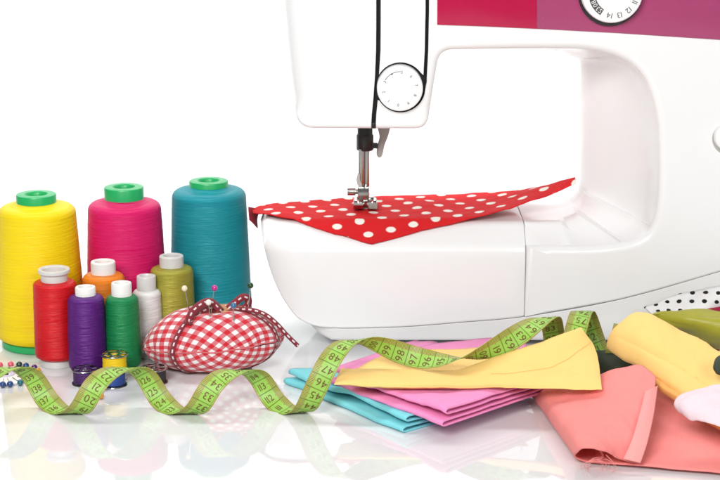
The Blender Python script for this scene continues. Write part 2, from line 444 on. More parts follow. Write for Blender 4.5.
    def sections(xs, fn):
        V, F = [], []; n = None
        for x in xs:
            P = [(c[0], c[1]) for c in fn(x)]; n = len(P); V += [(x, y, z) for y, z in P]
        F = [(j*n+i, j*n+(i+1) % n, (j+1)*n+(i+1) % n, (j+1)*n+i) for j in range(len(xs)-1) for i in range(n)]
        F.append(tuple(range(n))[::-1]); F.append(tuple((len(xs)-1)*n+i for i in range(n)))
        return V, F
    def secpoly(C):   # C: (y, z, r)
        return [c[0] for c in round_poly([((y, z), (y, z), 1, 0, r) for y, z, r in C], 6)]
    def arm(x):
        e = x-x0; R = .034; f = R-sqrt(max(R*R-(R-min(e, R))**2, 0)); R2 = .03; g = R2-sqrt(max(R2*R2-(R2-min(e, R2))**2, 0))
        R3 = .008; tz = R3-sqrt(max(R3*R3-(R3-min(e, R3))**2, 0))
        sh = 0.0008 if x > x1-.0003 else (.0002 if x > x1-.001 else 0)
        zb = zseam(x); yf = YF+f*.8+sh; yb = YB-g*.7-sh; zt = ZPL-tz*.6-sh; zch = max(.0838-tz*.5, zb+.004)
        return secpoly([(yb, zb+sh, .006), (yb, zt, .004), (min(YF+.021+f*.55, yb-.02), zt, .005), (yf, zch, .008), (yf, zb+sh, .0025)])
    V, F = sections(xs, arm); arm_o = obj('free_arm', V, F, WHITE, M, ang=32)
    # base under the seam line ----------------------------------------------------
    bx0, bx1 = xz(306, 330)[0], xz(797, 250)[0]
    bxs = [bx0+(bx1-bx0)*((i/50)**1.5) for i in range(51)]
    def base(x):
        e = x-bx0; zt = zseam(x)-.00045; zb = max(.006, zt-.0015-.016*min(1, (e/.035))**.7 if e < .035 else .006); zb = min(zb, zt-.001)
        R = .03; f = R-sqrt(max(R*R-(R-min(e, R))**2, 0))
        yt = YF+.0016+f*.5; ybt = yt+.006
        return secpoly([(YB-.004, zb, .003), (YB-.003, zt, .0005), (yt, zt, .0005), (ybt, zb, .004)])
    V, F = sections(bxs, base); obj('base', V, F, WHITE, M, ang=32)
    core = prism_y([(x1-.015, .04), (x1+.015, .04), (x1+.015, .074), (x1-.015, .074)], YF+.014, YB-.02)
    obj('tray_joint', *core, GREYP, M)
    for px, Y in ((350, 1.375), (350, 1.43), (760, 1.375), (760, 1.43)):
        x = PY(px, 340, Y).x
        obj('rubber_foot', *lathe([(.008, 0), (.009, .001), (.009, .0075)], (x, Y, 0), 20), RUBBER, M)
    # crimson panel; mauve right part has its gloss reflection in the colour ------------------------------------------------------
    def panel(name, poly, m, y):
        pts = [((lambda q: (q, q, 1, .0006, 0))(xz(*p, y))) for p in poly]
        V, F = loft_y(round_poly(pts), y, YF+.0006, [.0008], 3); return obj(name, V, F, m, M)
    panel('crimson_panel', [(437.5, -32), (437.2, 24.8), (480, 26.2), (537, 28.8), (537, -32)], CRIMSON, YF-.0012)
    panel('panel_reflection', [(537.25, -32), (537.25, 28.8), (620, 33.2), (720, 39.8), (785, 44.5), (785, -32)], MAUVE_REFLECT, YF-.0011)
    # stitch dial -------------------------------------------------------------------
    def put_text(s, h, c, ang, rad, y, m, par, nm, flip=False):
        v, f = text2d(s, h); V = []
        for a, b in v:
            # text tops point outwards from the dial centre
            X = (rad+b); V.append((c[0]+cos(ang)*X+sin(ang)*a, y, c[1]+sin(ang)*X-cos(ang)*a))
        return V, f
    k = (PY(400, 0, YF).x-PY(399, 0, YF).x)
    yd = YF-.011; c = xz(612.5, -8, yd); R = 31*k
    ring = obj('dial_collar', *cyl_y((xz(610, -6.5)[0], xz(610, -6.5)[1]), R*1.03, YF-.0042, YF+.001), BLACK, M)
    dial = obj('stitch_dial', *cyl_y(c, R, yd, YF-.003, bev=.0022), WHITE2, M)
    ct = xz(614.5, -7, yd); parts = []
    for i, nmb in enumerate(['14', '13', '12', '11', '10', '9', '8', '7', '6', '5']):
        a = radians(-101+25.7*i)
        if i <= 7: parts.append(put_text(nmb, .0040, ct, a, 22.5*k, yd-.0002, INK, dial, ''))
    obj('printed_numbers', *merge(*parts), INK, dial, smooth=False)
    # dark arc block with light figures
    arc = [];
    a0, a1 = radians(-122), radians(-196)
    for i in range(21):
        a = a0+(a1-a0)*i/20; arc.append((ct[0]+cos(a)*25.5*k, ct[1]+sin(a)*25.5*k))
    for i in range(21):
        a = a1+(a0-a1)*i/20; arc.append((ct[0]+cos(a)*19.0*k, ct[1]+sin(a)*19.0*k))
    pts = [(q, q, 1, .0001, .0015) for q in arc[:1]+arc[20:22]+arc[41:]]; rp = []
    obj('dark_window', *prism_y(arc, yd-.0004, yd+.0004), m_plastic('dark_window', (.07, .065, .06), .4, .05), dial, smooth=False)
    parts = [put_text(s, .0034, ct, radians(g), 22.2*k, yd-.0007, None, dial, '') for s, g in (('S3', -132), ('08', -152), ('02', -174))]
    obj('window_figures', *merge(*parts), LIGHTPRINT, dial, smooth=False)
    # tension dial --------------------------------------------------------------------
    yt = YF-.007; c = xz(400, 88.6, yt); R = 23.2*k
    td = obj('tension_dial', *cyl_y(c, R, yt, YF+.005, bev=.0015), WHITE2, M)
    parts = []
    for i, s in enumerate('5678901234'):
        parts.append(put_text(s, .0022, c, radians(84-36*i), 16.8*k, yt-.0002, INK, td, ''))
    arc = []
    for a in range(21): g = radians(88+62*a/20); arc.append((c[0]+cos(g)*17.6*k, c[1]+sin(g)*17.6*k))
    for a in range(21): g = radians(150-62*a/20); arc.append((c[0]+cos(g)*17.0*k, c[1]+sin(g)*17.0*k))
    parts.append(([(x, yt-.0002, z) for x, z in arc], [tuple((i, i+1, 40-i, 41-i)) for i in range(20)]))
    obj('tension_numbers', *merge(*parts), INK, td, smooth=False)
    # reverse lever at the column
    c = xz(729, 137, YF-.004); obj('reverse_button', *cyl_y(c, 15*k, YF-.006, YF+.001, bev=.003), WHITE2, M)
    obj('button_collar', *cyl_y(xz(729, 138), 17*k, YF-.0012, YF+.001, bev=.0006), GREYP, M)
    # needle and presser foot -----------------------------------------------------------
    YN = 1.405; g = lambda px, py: PY(px, py, YN); kk = g(401, 150).x-g(400, 150).x
    cx = g(365, 150).x; z = lambda py: g(365, py).z
    b = obj('presser_holder', *merge(lathe([(.0062, z(150)), (.0068, z(149)), (.0068, z(135)), (.0060, z(134)), (.0060, z(122))], (cx, YN, 0), 28)), BLACK, M)
    obj('holder_screw', *merge(rbox((g(374, 145).x, YN-.002, z(145)), (.006, .004, .0045))), BLACK, M)
    obj('presser_bar', *lathe([(.0024, z(204)), (.0026, z(203)), (.0026, z(148))], (g(366.3, 150).x, YN, 0), 20), CHROME, M)
    obj('needle_bar', *lathe([(.0018, z(192)), (.0021, z(191)), (.0021, z(148))], (g(361.2, 150).x, YN-.004, 0), 20), CHROME, M)
    obj('needle_clamp', *rbox((g(363.4, 190).x, YN-.004, (z(185)+z(198))/2), (.0090, .008, z(185)-z(198)), .0012), CHROME, M)
    V, F = tube([(g(347.5, 190).x, YN-.004, z(190.5)), (g(355.5, 190).x, YN-.004, z(190.5))], .0031, 20)
    V2, F2 = tube([(g(355, 190).x, YN-.004, z(190.5)), (g(360, 190).x, YN-.004, z(190.5))], .0021, 14)
    obj('clamp_screw', *merge((V, F), (V2, F2)), CHROME, M, ang=30)
    p = [(357.6, 172), (356.4, 178), (357.3, 183), (360.5, 186), (362, 183), (359.8, 178), (360, 172.5)]
    obj('thread_guide', *prism_y([(g(*q).x, g(*q).z) for q in p], YN-.007, YN-.004), GREYP, M)
    obj('needle', *tube([(g(362.5, 195).x, YN-.004, z(194)), (g(362.5, 195).x, YN-.004, ZPL+.001)], .0006, 10), CHROME, M)
    obj('foot_shank', *merge(rbox((g(365.3, 200).x, YN, (z(197)+z(206.5))/2), (.0098, .007, z(197)-z(206.5)), .001),
        lathe([(.0056, 0), (.0060, .0006), (.0060, .002), (.0056, .0026)], (g(365.3, 200).x, YN, z(201.5)), 20)), CHROME, M)
    # foot sole: two toes with turned-up tips, bridge behind
    zf = ZPL+.0038; toes = []
    for s in (-1, 1):
        xc = g(365.3, 205).x+s*.0056
        path = [(YN+.012, zf+.0012), (YN+.004, zf), (YN-.010, zf), (YN-.015, zf+.0012), (YN-.019, zf+.005)]
        V = []
        for y, zz in path:
            V += [(xc-.0038, y, zz), (xc+.0038, y, zz), (xc+.0038, y, zz+.0018), (xc-.0038, y, zz+.0018)]
        F = [(4*j+i, 4*j+(i+1) % 4, 4*j+4+(i+1) % 4, 4*j+4+i) for j in range(4) for i in range(4)]+[(3, 2, 1, 0), (16, 17, 18, 19)]
        toes.append((V, F))
    toes.append(rbox((g(365.3, 205).x, YN+.007, zf+.0022), (.0180, .010, .0052), .0008))
    toes.append(rbox((g(365.3, 205).x, YN+.001, zf+.0048), (.0135, .006, .0075), .0008))
    obj('presser_foot', *merge(*toes), CHROME, M, ang=25)
    # presser lever
    pl = [(377, 126), (391, 126), (388.5, 136), (384.5, 146), (382.5, 156), (380.5, 158.5), (377.5, 158), (376.2, 154), (377.5, 146), (379.8, 138), (378.5, 132)]
    pts = [((g(*q).x, g(*q).z),)*2+(1, .0010, .002) for q in pl]
    V, F = loft_y(round_poly(pts, 3), YN+.002, YN+.009, [.003, .005], 3); obj('presser_lever', V, F, GREYP, M)
    obj('needle_plate', *rbox((g(365, 210).x, YN, ZPL+.0001), (.05, .06, .0010), .0003), CHROME, M)
build_machine()

# ------------------------------------------------------------------ cloth helpers
def nz(x, y, z=0): return noise.fractal(Vector((x, y, z)), 1.0, 2.0, 3)
def patch(ctrl, nu, nv, fn=None):
    """ctrl rows of Vectors -> dense grid of points (nv+1 rows of nu+1) + uv in metres"""
    G = []
    for j in range(nv+1):
        v = j/nv; row = []
        rows = [[crs(r, i/nu) for i in range(nu+1)] for r in ctrl] if j == 0 else rows
        for i in range(nu+1): row.append(crs([rows[k][i] for k in range(len(ctrl))], v))
        G.append(row)
    UVg = []; mid = nv//2; acc = [0]
    for i in range(nu): acc.append(acc[-1]+(G[mid][i+1]-G[mid][i]).length)
    colm = nu//2; av = [0]
    for j in range(nv): av.append(av[-1]+(G[j+1][colm]-G[j][colm]).length)
    for j in range(nv+1):
        for i in range(nu+1): UVg.append((acc[i], av[j]))
    if fn:
        for j in range(nv+1):
            for i in range(nu+1): G[j][i] = fn(G[j][i], i/nu, j/nv)
    return G, UVg
def gridfaces(nu, nv, o=0): return [(o+j*(nu+1)+i, o+j*(nu+1)+i+1, o+(j+1)*(nu+1)+i+1, o+(j+1)*(nu+1)+i) for j in range(nv) for i in range(nu)]
def pts(rows): return [[PZ(*p) for p in r] for r in rows]
def wrinkle(amp, scale, seed=0, edge=0, aniso=(1, 1)):
    def f(p, u, v):
        return p+Vector((0, 0, amp*nz(p.x*scale*aniso[0], p.y*scale*aniso[1], seed) + (edge*nz(u*9, v*9, seed+5) if u in (0, 1) or v in (0, 1) else 0)))
    return f
def sheet(name, ctrl, m, nu=48, nv=32, thick=.0008, fn=None, parent=None, loc=None):
    G, UV = patch(ctrl, nu, nv, fn)
    return obj(name, [p for r in G for p in r], gridfaces(nu, nv), m, parent, UV, 70, thick, loc)
def pillow(name, ctrl, m, T, nu=40, nv=30, n=4, fn=None, parent=None, loc=None, tf=None):
    G, UV = patch(ctrl, nu, nv, fn); V = []; UV2 = []
    def nrm(i, j):
        a = G[j][min(i+1, nu)]-G[j][max(i-1, 0)]; b = G[min(j+1, nv)][i]-G[max(j-1, 0)][i]; c = a.cross(b)
        return -c.normalized() if c.length > 0 else Vector((0, 0, 1))
    s = 1
    for side in (1, -1):
        for j in range(nv+1):
            for i in range(nu+1):
                u, v = i/nu, j/nv
                e = max(0, 1-abs(2*u-1)**(n*2))**(1/2.2)*max(0, 1-abs(2*v-1)**n)**(1/2.2)
                t = T*(tf(u, v) if tf else 1)
                V.append(G[j][i]+nrm(i, j)*(t/2*e*side)); UV2.append(UV[j*(nu+1)+i])
    N = (nu+1)*(nv+1); F = gridfaces(nu, nv)+[tuple(reversed(f)) for f in gridfaces(nu, nv, N)]
    return obj(name, V, F, m, parent, UV2, 75, 0, loc)
def fold_stack(name, A, B, A2, B2, m, z0, folds, gap, thick, amp, seed, parent=None, nt_=46, loc=None):
    """one cloth folded back and forth: A-B front fold line, A2-B2 back; `folds` hairpins show at the front"""
    prof = []  # (s, zlayer) with s = 0 front .. 1 back
    nl = folds*2
    for L in range(nl):
        ss = [i/10 for i in range(11)]
        if L % 2 == 0: ss = ss[::-1]
        for s_ in ss: prof.append((.03+.94*s_, L, 0))
        if L < nl-1:
            front = (L % 2 == 0)
            for k in range(1, 6):
                a = pi*k/6; prof.append(((.03-.03*sin(a)) if front else (.97+.02*sin(a)), L+(1-cos(a))/2, 1))
    V, UV = [], []; n = len(prof); acc = 0
    for t in range(nt_+1):
        u = t/nt_; acc = 0
        for q, (s_, L, h) in enumerate(prof):
            f = A.lerp(B, u); b = A2.lerp(B2, u); p = f.lerp(b, s_); pair = int(L/2+.25)
            dirv = (b-f).normalized()
            wob = .0035*nz(u*2.2, pair*3.1, seed)*(1-s_)+.004*pair*(1-s_)*(1 if True else 0)
            p = p+dirv*wob
            puff = 1+.5*max(0, nz(u*3.0, seed*1.7, pair))
            zz = z0+gap*L*puff*(1+.25*(1-s_)) + amp*nz(p.x*26, p.y*26, seed)*min(1, L*.5+.1) + .5*amp*nz(p.x*70, p.y*70, seed+L*.2)*min(1, L*.4)
            V.append(Vector((p.x, p.y, max(zz, z0))))
            if q: acc += .008 if not h else .001
            UV.append((u*(B-A).length, acc))
    F = [(t*n+q, t*n+q+1, (t+1)*n+q+1, (t+1)*n+q) for t in range(nt_) for q in range(n-1)]
    return obj(name, V, F, m, parent, UV, 75, thick, loc)

# ------------------------------------------------------------------ red dotted cloth under the needle
REDDOT = m_dots('red_polka', (.66, .012, .016), (.86, .84, .76), .0265, .0042, .42)
def build_dotted():
    def surf(Y, x):
        if Y > YF+.021: return ZPL
        if Y > YF: return .0838+(ZPL-.0838)*(Y-YF)/.021
        return .0838-(YF-Y)*3
    back = [(252, 208), (275, 206.5), (320, 203), (370, 200), (420, 197), (470, 194.5), (510, 191.5), (545, 186.5), (574, 181)]
    front = [(253, 212), (275, 217.2), (316, 229.5), (372, 245), (420, 231.5), (470, 219.5), (510, 209), (545, 197), (576, 183.5)]
    lift = [0.0005, .0006, 0, 0, .0004, .002, .007, .014, .024]
    backY = [1.405, 1.42, 1.435, 1.448, 1.452, 1.45, 1.44, 1.425, 1.405]
    B, Fr = [], []
    for i, (p, q) in enumerate(zip(back, front)):
        b = PY(*p, backY[i]);
        # front edge: march along the ray until it meets the arm surface (+lift)
        Y = 1.30
        while Y < 1.45:
            c = PY(*q, Y)
            if c.z < surf(Y, c.x)+lift[i]+.0016: break
            Y += .0004
        B.append(b); Fr.append(c)
    nu, nv = 120, 40; V, UV = [], []
    for j in range(nv+1):
        v = j/nv
        for i in range(nu+1):
            u = i/nu; b = crs(B, u); q_ = u*8; k_ = min(int(q_), 7); f = Fr[k_].lerp(Fr[k_+1], q_-k_); p = b.lerp(f, v)
            li = crs([Vector((l, 0, 0)) for l in lift], u).x
            if u < .78:
                zz = surf(p.y, p.x)+.0017+li
                wgt = min(1, max(0, (u-.55)/.23)); p.z = zz*(1-wgt)+p.z*wgt if u > .55 else zz
            p.z += (.0009*abs(nz(p.x*40, p.y*60, 2)) + .0012*max(0, nz(p.x*25+3, p.y*20, 4)))*(1 if u < .8 else 1)
            if u > .72: p.z += .004*sin(v*pi)*min(1, (u-.72)/.15)*(1-v*.3)
            if u < .05: p.z -= (.05-u)*.03
            V.append(p); UV.append((p.x, p.y+min(0, p.z-ZPL)*.9))
    o = obj('dotted_cloth', V, gridfaces(nu, nv), REDDOT, None, UV, 70, .0009, (0.05, 1.39, ZPL))
    tag(o, 'red cloth with white polka dots under the needle on the free arm', 'cloth')
    # turned-down corner past the end of the arm
    L = [[PY(250, 207, 1.40), PY(256, 208, 1.405), PY(261, 209.5, 1.41)], [PY(250.5, 214, 1.397), PY(255, 217, 1.40), PY(258.5, 219, 1.405)], [PY(251, 220, 1.396), PY(255.5, 224, 1.398), PY(259, 228, 1.402)]]
    L = [[p+Vector((-.0012, 0, 0)) for p in r] for r in L]
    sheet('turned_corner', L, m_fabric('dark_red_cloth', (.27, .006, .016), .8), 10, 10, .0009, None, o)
build_dotted()

# ------------------------------------------------------------------ thread cones and spools
def cone(px, Y, top_z, rb, rt, col, label, sheen=.25, cap_h=.006):
    x = PY(px, 270, Y).x
    T = thing('thread_cone', (x, Y, 0), label, 'thread cone', 'large thread cones at the back')
    c = (x, Y, 0); rnd = random.Random(int(px)); jr = [rnd.uniform(-.00008, .00008) for _ in range(400)]
    zt = top_z-cap_h
    prof = [(rb*.55, .0062), (rb-.003, .0066), (rb-.0008, .008), (rb, .011)]
    N = 110
    for i in range(1, N): f = i/N; prof.append((rb+(rt-rb)*f**1.15, .011+(zt-.0095-.011)*f))
    for i in range(9): a = pi/2*i/8; prof.append((rt-.0075+.0075*cos(a), zt-.0095+.0065*sin(a)))
    for i in range(1, 6): f = i/5; prof.append((rt-.0075-(rt-.0075-.0145)*f, zt-.003+.0028*f**1.2))
    m = m_thread(label.split()[0]+'_cone_thread', col, .0006, sheen, .40, .20)
    nf = lambda j, a: jr[j]+ .00014*nz(cos(a)*1.5, sin(a)*1.5+px, j*.09)
    obj('thread', *lathe(prof, c, 96, nf), m, T, ang=75)
    obj('cone_base', *lathe([(.0, .0), (rb*.86, 0), (rb*.9, .0006), (rb*.9, .0055), (rb*.86, .0062), (.004, .0062)], c, 48), CONEGREEN, T)
    r = .0156
    obj('cone_cap', *lathe([(.001, zt-.0125), (r-.0004, zt-.012), (r, top_z-.0012), (r-.0004, top_z-.0003), (r-.0012, top_z), (.0090, top_z), (.0084, top_z-.0006), (.0078, top_z-.002), (.0070, zt-.012), (.001, zt-.012)], c, 56), CONEGREEN, T, ang=30)
cone(39.5, 1.366, .1215, .0350, .0300, (.94, .68, .002), 'yellow thread cone with green core, tall and beside the pink cone', .3)
cone(126.5, 1.386, .1230, .0325, .0288, (.68, .006, .13), 'pink thread cone with green core between the yellow and teal cones', .3, .009)
cone(210.5, 1.406, .1238, .0330, .0296, (.006, .25, .30), 'teal blue thread cone with green core behind the gingham pincushion', .3, .004)

def spool(px, Y, top_z, r, cap_r, cap_h, col, label, core=COREWHITE, flange=False, shoulder=.006, foot_h=.005, contrast=.45, rough=.33, pitch=.0005, taper=.93, metal=0):
    x = PY(px, 320, Y).x
    T = thing('thread_spool', (x, Y, 0), label, 'thread spool', 'small thread spools in front of the cones')
    c = (x, Y, 0); zt = top_z-cap_h; rnd = random.Random(int(px*7)); jr = [rnd.uniform(-.00009, .00009) for _ in range(300)]
    prof = [(cap_r*.8, foot_h+.0003), (r-.0022, foot_h+.0005), (r-.0006, foot_h+.0015), (r, foot_h+.004)]
    N = 70
    for i in range(1, N+1): f = i/N; prof.append((r*(1+(taper-1)*f**1.6), foot_h+.004+(zt-shoulder-foot_h-.004)*f))
    r2 = r*taper
    for i in range(1, 9): a = pi/2*i/8; prof.append((r2-shoulder*.75+shoulder*.75*cos(a), zt-shoulder+shoulder*.75*sin(a)))
    prof += [(max(cap_r*.8, r2-shoulder*.75-.003), zt-shoulder*.1), (cap_r*.8, zt)]
    m = m_thread(label.split()[0]+'_spool_thread', col, pitch, .25, rough, contrast)
    if metal: m.node_tree.nodes['Principled BSDF'].inputs['Metallic'].default_value = metal
    obj('thread', *lathe(prof, c, 64, lambda j, a: jr[j]+.00012*nz(cos(a)*1.5, sin(a)*1.5+px, j*.12)), m, T, ang=75)
    obj('spool_foot', *lathe([(0, 0), (r*.74, 0), (r*.78, .0006), (r*.78, foot_h-.0006), (r*.74, foot_h), (.002, foot_h+.0005)], c, 40), core, T)
    if flange:
        pr = [(cap_r*.62, zt-.004), (cap_r*.84, zt-.003), (cap_r*.84, top_z-.0042), (cap_r*.95, top_z-.0032), (cap_r, top_z-.0026), (cap_r, top_z-.0006), (cap_r*.97, top_z), (cap_r*.80, top_z), (cap_r*.72, top_z-.001), (cap_r*.62, top_z-.006), (cap_r*.62, zt-.004)]
    else:
        pr = [(cap_r*.62, zt-.004), (cap_r, zt-.004), (cap_r, top_z-.0008), (cap_r*.95, top_z-.0001), (cap_r*.9, top_z), (cap_r*.70, top_z), (cap_r*.64, top_z-.0008), (cap_r*.62, zt-.004)]
    obj('spool_tube', *lathe(pr, c, 40), core, T, ang=30)
spool(56, 1.312, .0755, .0168, .0120, .0088, (.66, .005, .012), 'red thread spool with a flanged grey top in front of the yellow cone', COREGREY, True, .004, .006, taper=.96)
spool(105, 1.329, .0770, .0172, .0094, .0085, (.86, .22, .010), 'orange thread spool with white top in front of the pink cone', COREWHITE, False, .006, .005)
spool(86.5, 1.291, .0672, .0145, .0076, .0052, (.085, .007, .16), 'purple thread spool between the red and green spools', COREWHITE, False, .006, .004, taper=.93)
spool(122.5, 1.296, .0690, .0133, .0076, .0082, (.006, .20, .06), 'dark green thread spool beside the purple spool', COREWHITE, False, .006, .004, taper=.92)
spool(147.5, 1.333, .0645, .0117, .0074, .0098, (.80, .79, .77), 'white thread spool beside the green spool', COREGREY, False, .005, .004, .08, taper=.93)
spool(173, 1.350, .0762, .0174, .0094, .0082, (.36, .33, .045), 'shiny olive gold thread spool in front of the teal cone', COREGREY, False, .005, .005, .4, .35, taper=.95, metal=.25)

# ------------------------------------------------------------------ bobbins
def bobbin(loc, col, label, tilt=None):
    T = thing('bobbin', loc, label, 'bobbin', 'small metal bobbins behind the measuring tape'); c = loc
    h = .0118; R = .0102
    for z in (.0, h-.0009):
        parts = [lathe([(R-.0016, z), (R-.0003, z), (R, z+.0004), (R-.0003, z+.0009), (R-.0016, z+.0009), (R-.0016, z)], c, 36),
                 lathe([(.0028, z), (.0050, z), (.0050, z+.0009), (.0028, z+.0009), (.0028, z)], c, 28)]
        for k in range(6):
            a = k*pi/3+.3; V, F = rbox((0, 0, 0), (.0048, .0022, .0007), .0002)
            parts.append(([(c[0]+(v[0]+.0068)*cos(a)-v[1]*sin(a), c[1]+(v[0]+.0068)*sin(a)+v[1]*cos(a), c[2]+z+.00045+v[2]) for v in V], F))
        obj('flange', *merge(*parts), STEEL, T, ang=30)
    obj('hub', *lathe([(.0028, 0.0009), (.0040, .0009), (.0040, h-.0009), (.0028, h-.0009), (.0028, .0009)], c, 24), STEEL, T)
    prof = [(.0042, .0012), (.0082, .0013)]+[(.0088+.00012*random.uniform(-1, 1), .0015+(h-.003)*i/16) for i in range(17)]+[(.0082, h-.0013), (.0042, h-.0012)]
    obj('thread', *lathe(prof, c, 40), m_thread(label.split()[0]+'_bobbin_thread', col, .0005), T, ang=75)
    return T
p = PZ(112, 386, 0)
bobbin((PY(113, 370, 1.262).x, 1.262, .0), (.03, .07, .30), 'blue metal bobbin under the yellow bobbin')
bobbin((PY(114.5, 360, 1.2635).x, 1.2635, .0119), (.86, .58, .01), 'yellow metal bobbin standing on top of the blue bobbin')
bobbin((PY(85, 370, 1.2655).x, 1.2655, .0), (.05, .012, .09), 'dark purple metal bobbin in front of the purple spool')
bobbin((PY(154, 375, 1.268).x, 1.268, .0), (.010, .009, .010), 'black metal bobbin in front of the gingham pincushion')

# ------------------------------------------------------------------ pincushion
def build_cushion():
    c = Vector((PY(212.5, 340, 1.303).x, 1.303, 0)); a_, b_ = .0535, .0335; zs, ht, hb = .0225, .0265, .0222
    T = thing('pincushion', c, 'red and white gingham pincushion tied with dark red ribbon', 'pincushion')
    def S(ph, t, top=True, off=0):
        rho = sin(t*pi/2)**.92
        lobe = 1-.05*rho*max(0, cos(ph*3+.7))**6
        wr = (1+.020*sin(17*ph+2*sin(3*ph))*rho**8+.035*nz(cos(ph)*1.3+4, sin(ph)*1.3, 2)*rho**2)*lobe
        x = a_*rho*cos(ph)*wr; y = b_*rho*sin(ph)*wr
        if top: z = zs+ht*max(0, 1-rho**2.3)**.60-.007*exp(-(t/.16)**2)
        else: z = zs-hb*max(0, 1-rho**3.0)**.55
        z += .0009*nz(x*40, y*40, 3)*(1 if top else 0)*(1-rho*.5)
        z += (.075*x if top else .05*x)*rho      # leaning: fuller towards the right
        z += .0016*nz(cos(ph)*1.7, sin(ph)*1.7, 8)*rho*(1 if top else .3)
        v = Vector((x, y, max(z, .0004)))
        if off:
            n = Vector((x/a_**2, y/b_**2, (z-zs)/.026**2)).normalized(); v += n*off
        return c+v
    GIN = m_gingham('red_gingham', (.60, .008, .02), (.70, .18, .21), (.84, .80, .79), .0084, radians(38))
    nu, nv = 120, 26
    for top in (True, False):
        V, UV, F = [], [], []
        for j in range(nv+1):
            t = max(j/nv, .002)
            for i in range(nu):
                ph = 2*pi*i/nu; V.append(S(ph, t, top)); UV.append((t*.066*cos(ph), t*.056*sin(ph)))
        for j in range(nv):
            for i in range(nu):
                k = (i+1) % nu; F.append((j*nu+i, j*nu+k, (j+1)*nu+k, (j+1)*nu+i))
        obj('top_cover' if top else 'bottom_cover', V, F, GIN, T, UV, 75)
    sm = [S(2*pi*i/120, 1.0, True, .0001) for i in range(121)]
    obj('seam', *tube(sm, .0006, 6), m_fabric('seam_thread', (.6, .12, .14)), T)
    RB = m_ribbon('ribbon'); W = .0042
    def strip(path, wdir, name='ribbon', par=T, wd=W):
        V, UV = [], []; acc = 0
        for i, p in enumerate(path):
            if i: acc += (Vector(p)-Vector(path[i-1])).length
            d = wdir(i/(len(path)-1), Vector(p), (Vector(path[min(i+1, len(path)-1)])-Vector(path[max(i-1, 0)])).normalized())
            for s in (-1, 0, 1): V.append(Vector(p)+d*s*wd/2); UV.append((acc, s*wd/2))
        F = [(3*i+k, 3*i+k+1, 3*i+k+4, 3*i+k+3) for i in range(len(path)-1) for k in (0, 1)]
        obj(name, V, F, RB, par, UV, 70, .0006)
    for deg in (240, 340, 90):
        ph = radians(deg)
        path = [S(ph, .06+.94*i/24, True, .0009) for i in range(25)]+[S(ph, 1-.75*i/16, False, .0007) for i in range(1, 17)]
        path = [Vector((q.x, q.y, max(q.z, .0012))) for q in path]
        tdir = Vector((-sin(ph)*a_, cos(ph)*b_, 0)).normalized()
        strip(path, lambda u, p, t: tdir)
    ctop = S(0, .02)
    zt = ctop.z
    # wooden button on top
    bt = c+Vector((.012, .002, zt+.0036-c.z))
    obj('wooden_button', *lathe([(.0005, -.0014), (.0105, -.0014), (.0113, -.0008), (.0113, .0008), (.0105, .0014), (.007, .0009), (.0005, .0009)], bt, 36), m_plastic('button_wood', (.62, .30, .13), .5, .15), T)
    # bow loops
    def Q(px, py, Y): return PY(px, py, Y)
    loopL = spath([Q(222, 312, 1.295), Q(212, 302, 1.292), Q(203, 303, 1.288), Q(193, 311, 1.282), Q(189, 320, 1.279), Q(191, 321.5, 1.283), Q(200, 313, 1.292), Q(212, 308, 1.298), Q(222, 311, 1.299)], 40)
    strip(loopL, lambda u, p, t: (t.cross(Vector((.25, -.75, .6)))).normalized(), 'bow_loop', T, .0055)
    loopR = spath([Q(228, 309, 1.303), Q(236, 302, 1.305), Q(243, 297, 1.307), Q(248, 299, 1.308), Q(247, 306, 1.308), Q(238, 309.5, 1.308), Q(228, 310, 1.306)], 30)
    strip(loopR, lambda u, p, t: (t.cross(Vector((.1, -.8, .5)))).normalized(), 'bow_loop', T, .0055)
    tail = spath([Q(236, 309, 1.298), Q(252, 310, 1.293), Q(266, 315, 1.290), Q(277, 324, 1.288), Q(286, 334, 1.287), Q(293, 341, 1.286), Q(298, 346, 1.286)], 40)
    strip(tail, lambda u, p, t: t.cross(Vector((.5, -.75, .3))).normalized(), 'ribbon_tail', T, .0033)
    # pins
    HEAD = {}
    def pin(hx, hy, bx, by, Y, col, label):
        h = Q(hx, hy, Y); b = Q(bx, by, Y); d = (b-h).normalized()
        P = thing('pin', b, label, 'pin', 'ball headed pins in the pincushion')
        m = m_plastic(label.split()[0]+'_pin_head', col, .12, .04, Coat_Weight=.5)
        obj('pin_head', *sphere(h, .0023), m, P); obj('pin_shaft', *tube([h+d*.0015, b+d*.006], .00036, 8), CHROME, P)
    pin(184.5, 288.5, 189.5, 311, 1.290, (.80, .70, .50), 'cream ball headed pin stuck at the left of the pincushion')
    pin(214.5, 288, 211.5, 309, 1.294, (.55, .02, .26), 'magenta ball headed pin standing on the pincushion')
    pin(208.5, 302.5, 209.5, 312, 1.286, (.82, .82, .78), 'white ball headed pin low beside the ribbon bow')
    pin(233.5, 305.5, 233.8, 314.5, 1.283, (.04, .16, .32), 'blue ball headed pin in front of the wooden button')
    pin(250.5, 285.5, 248, 309, 1.300, (.006, .05, .012), 'dark green ball headed pin beside the right bow loop')
build_cushion()

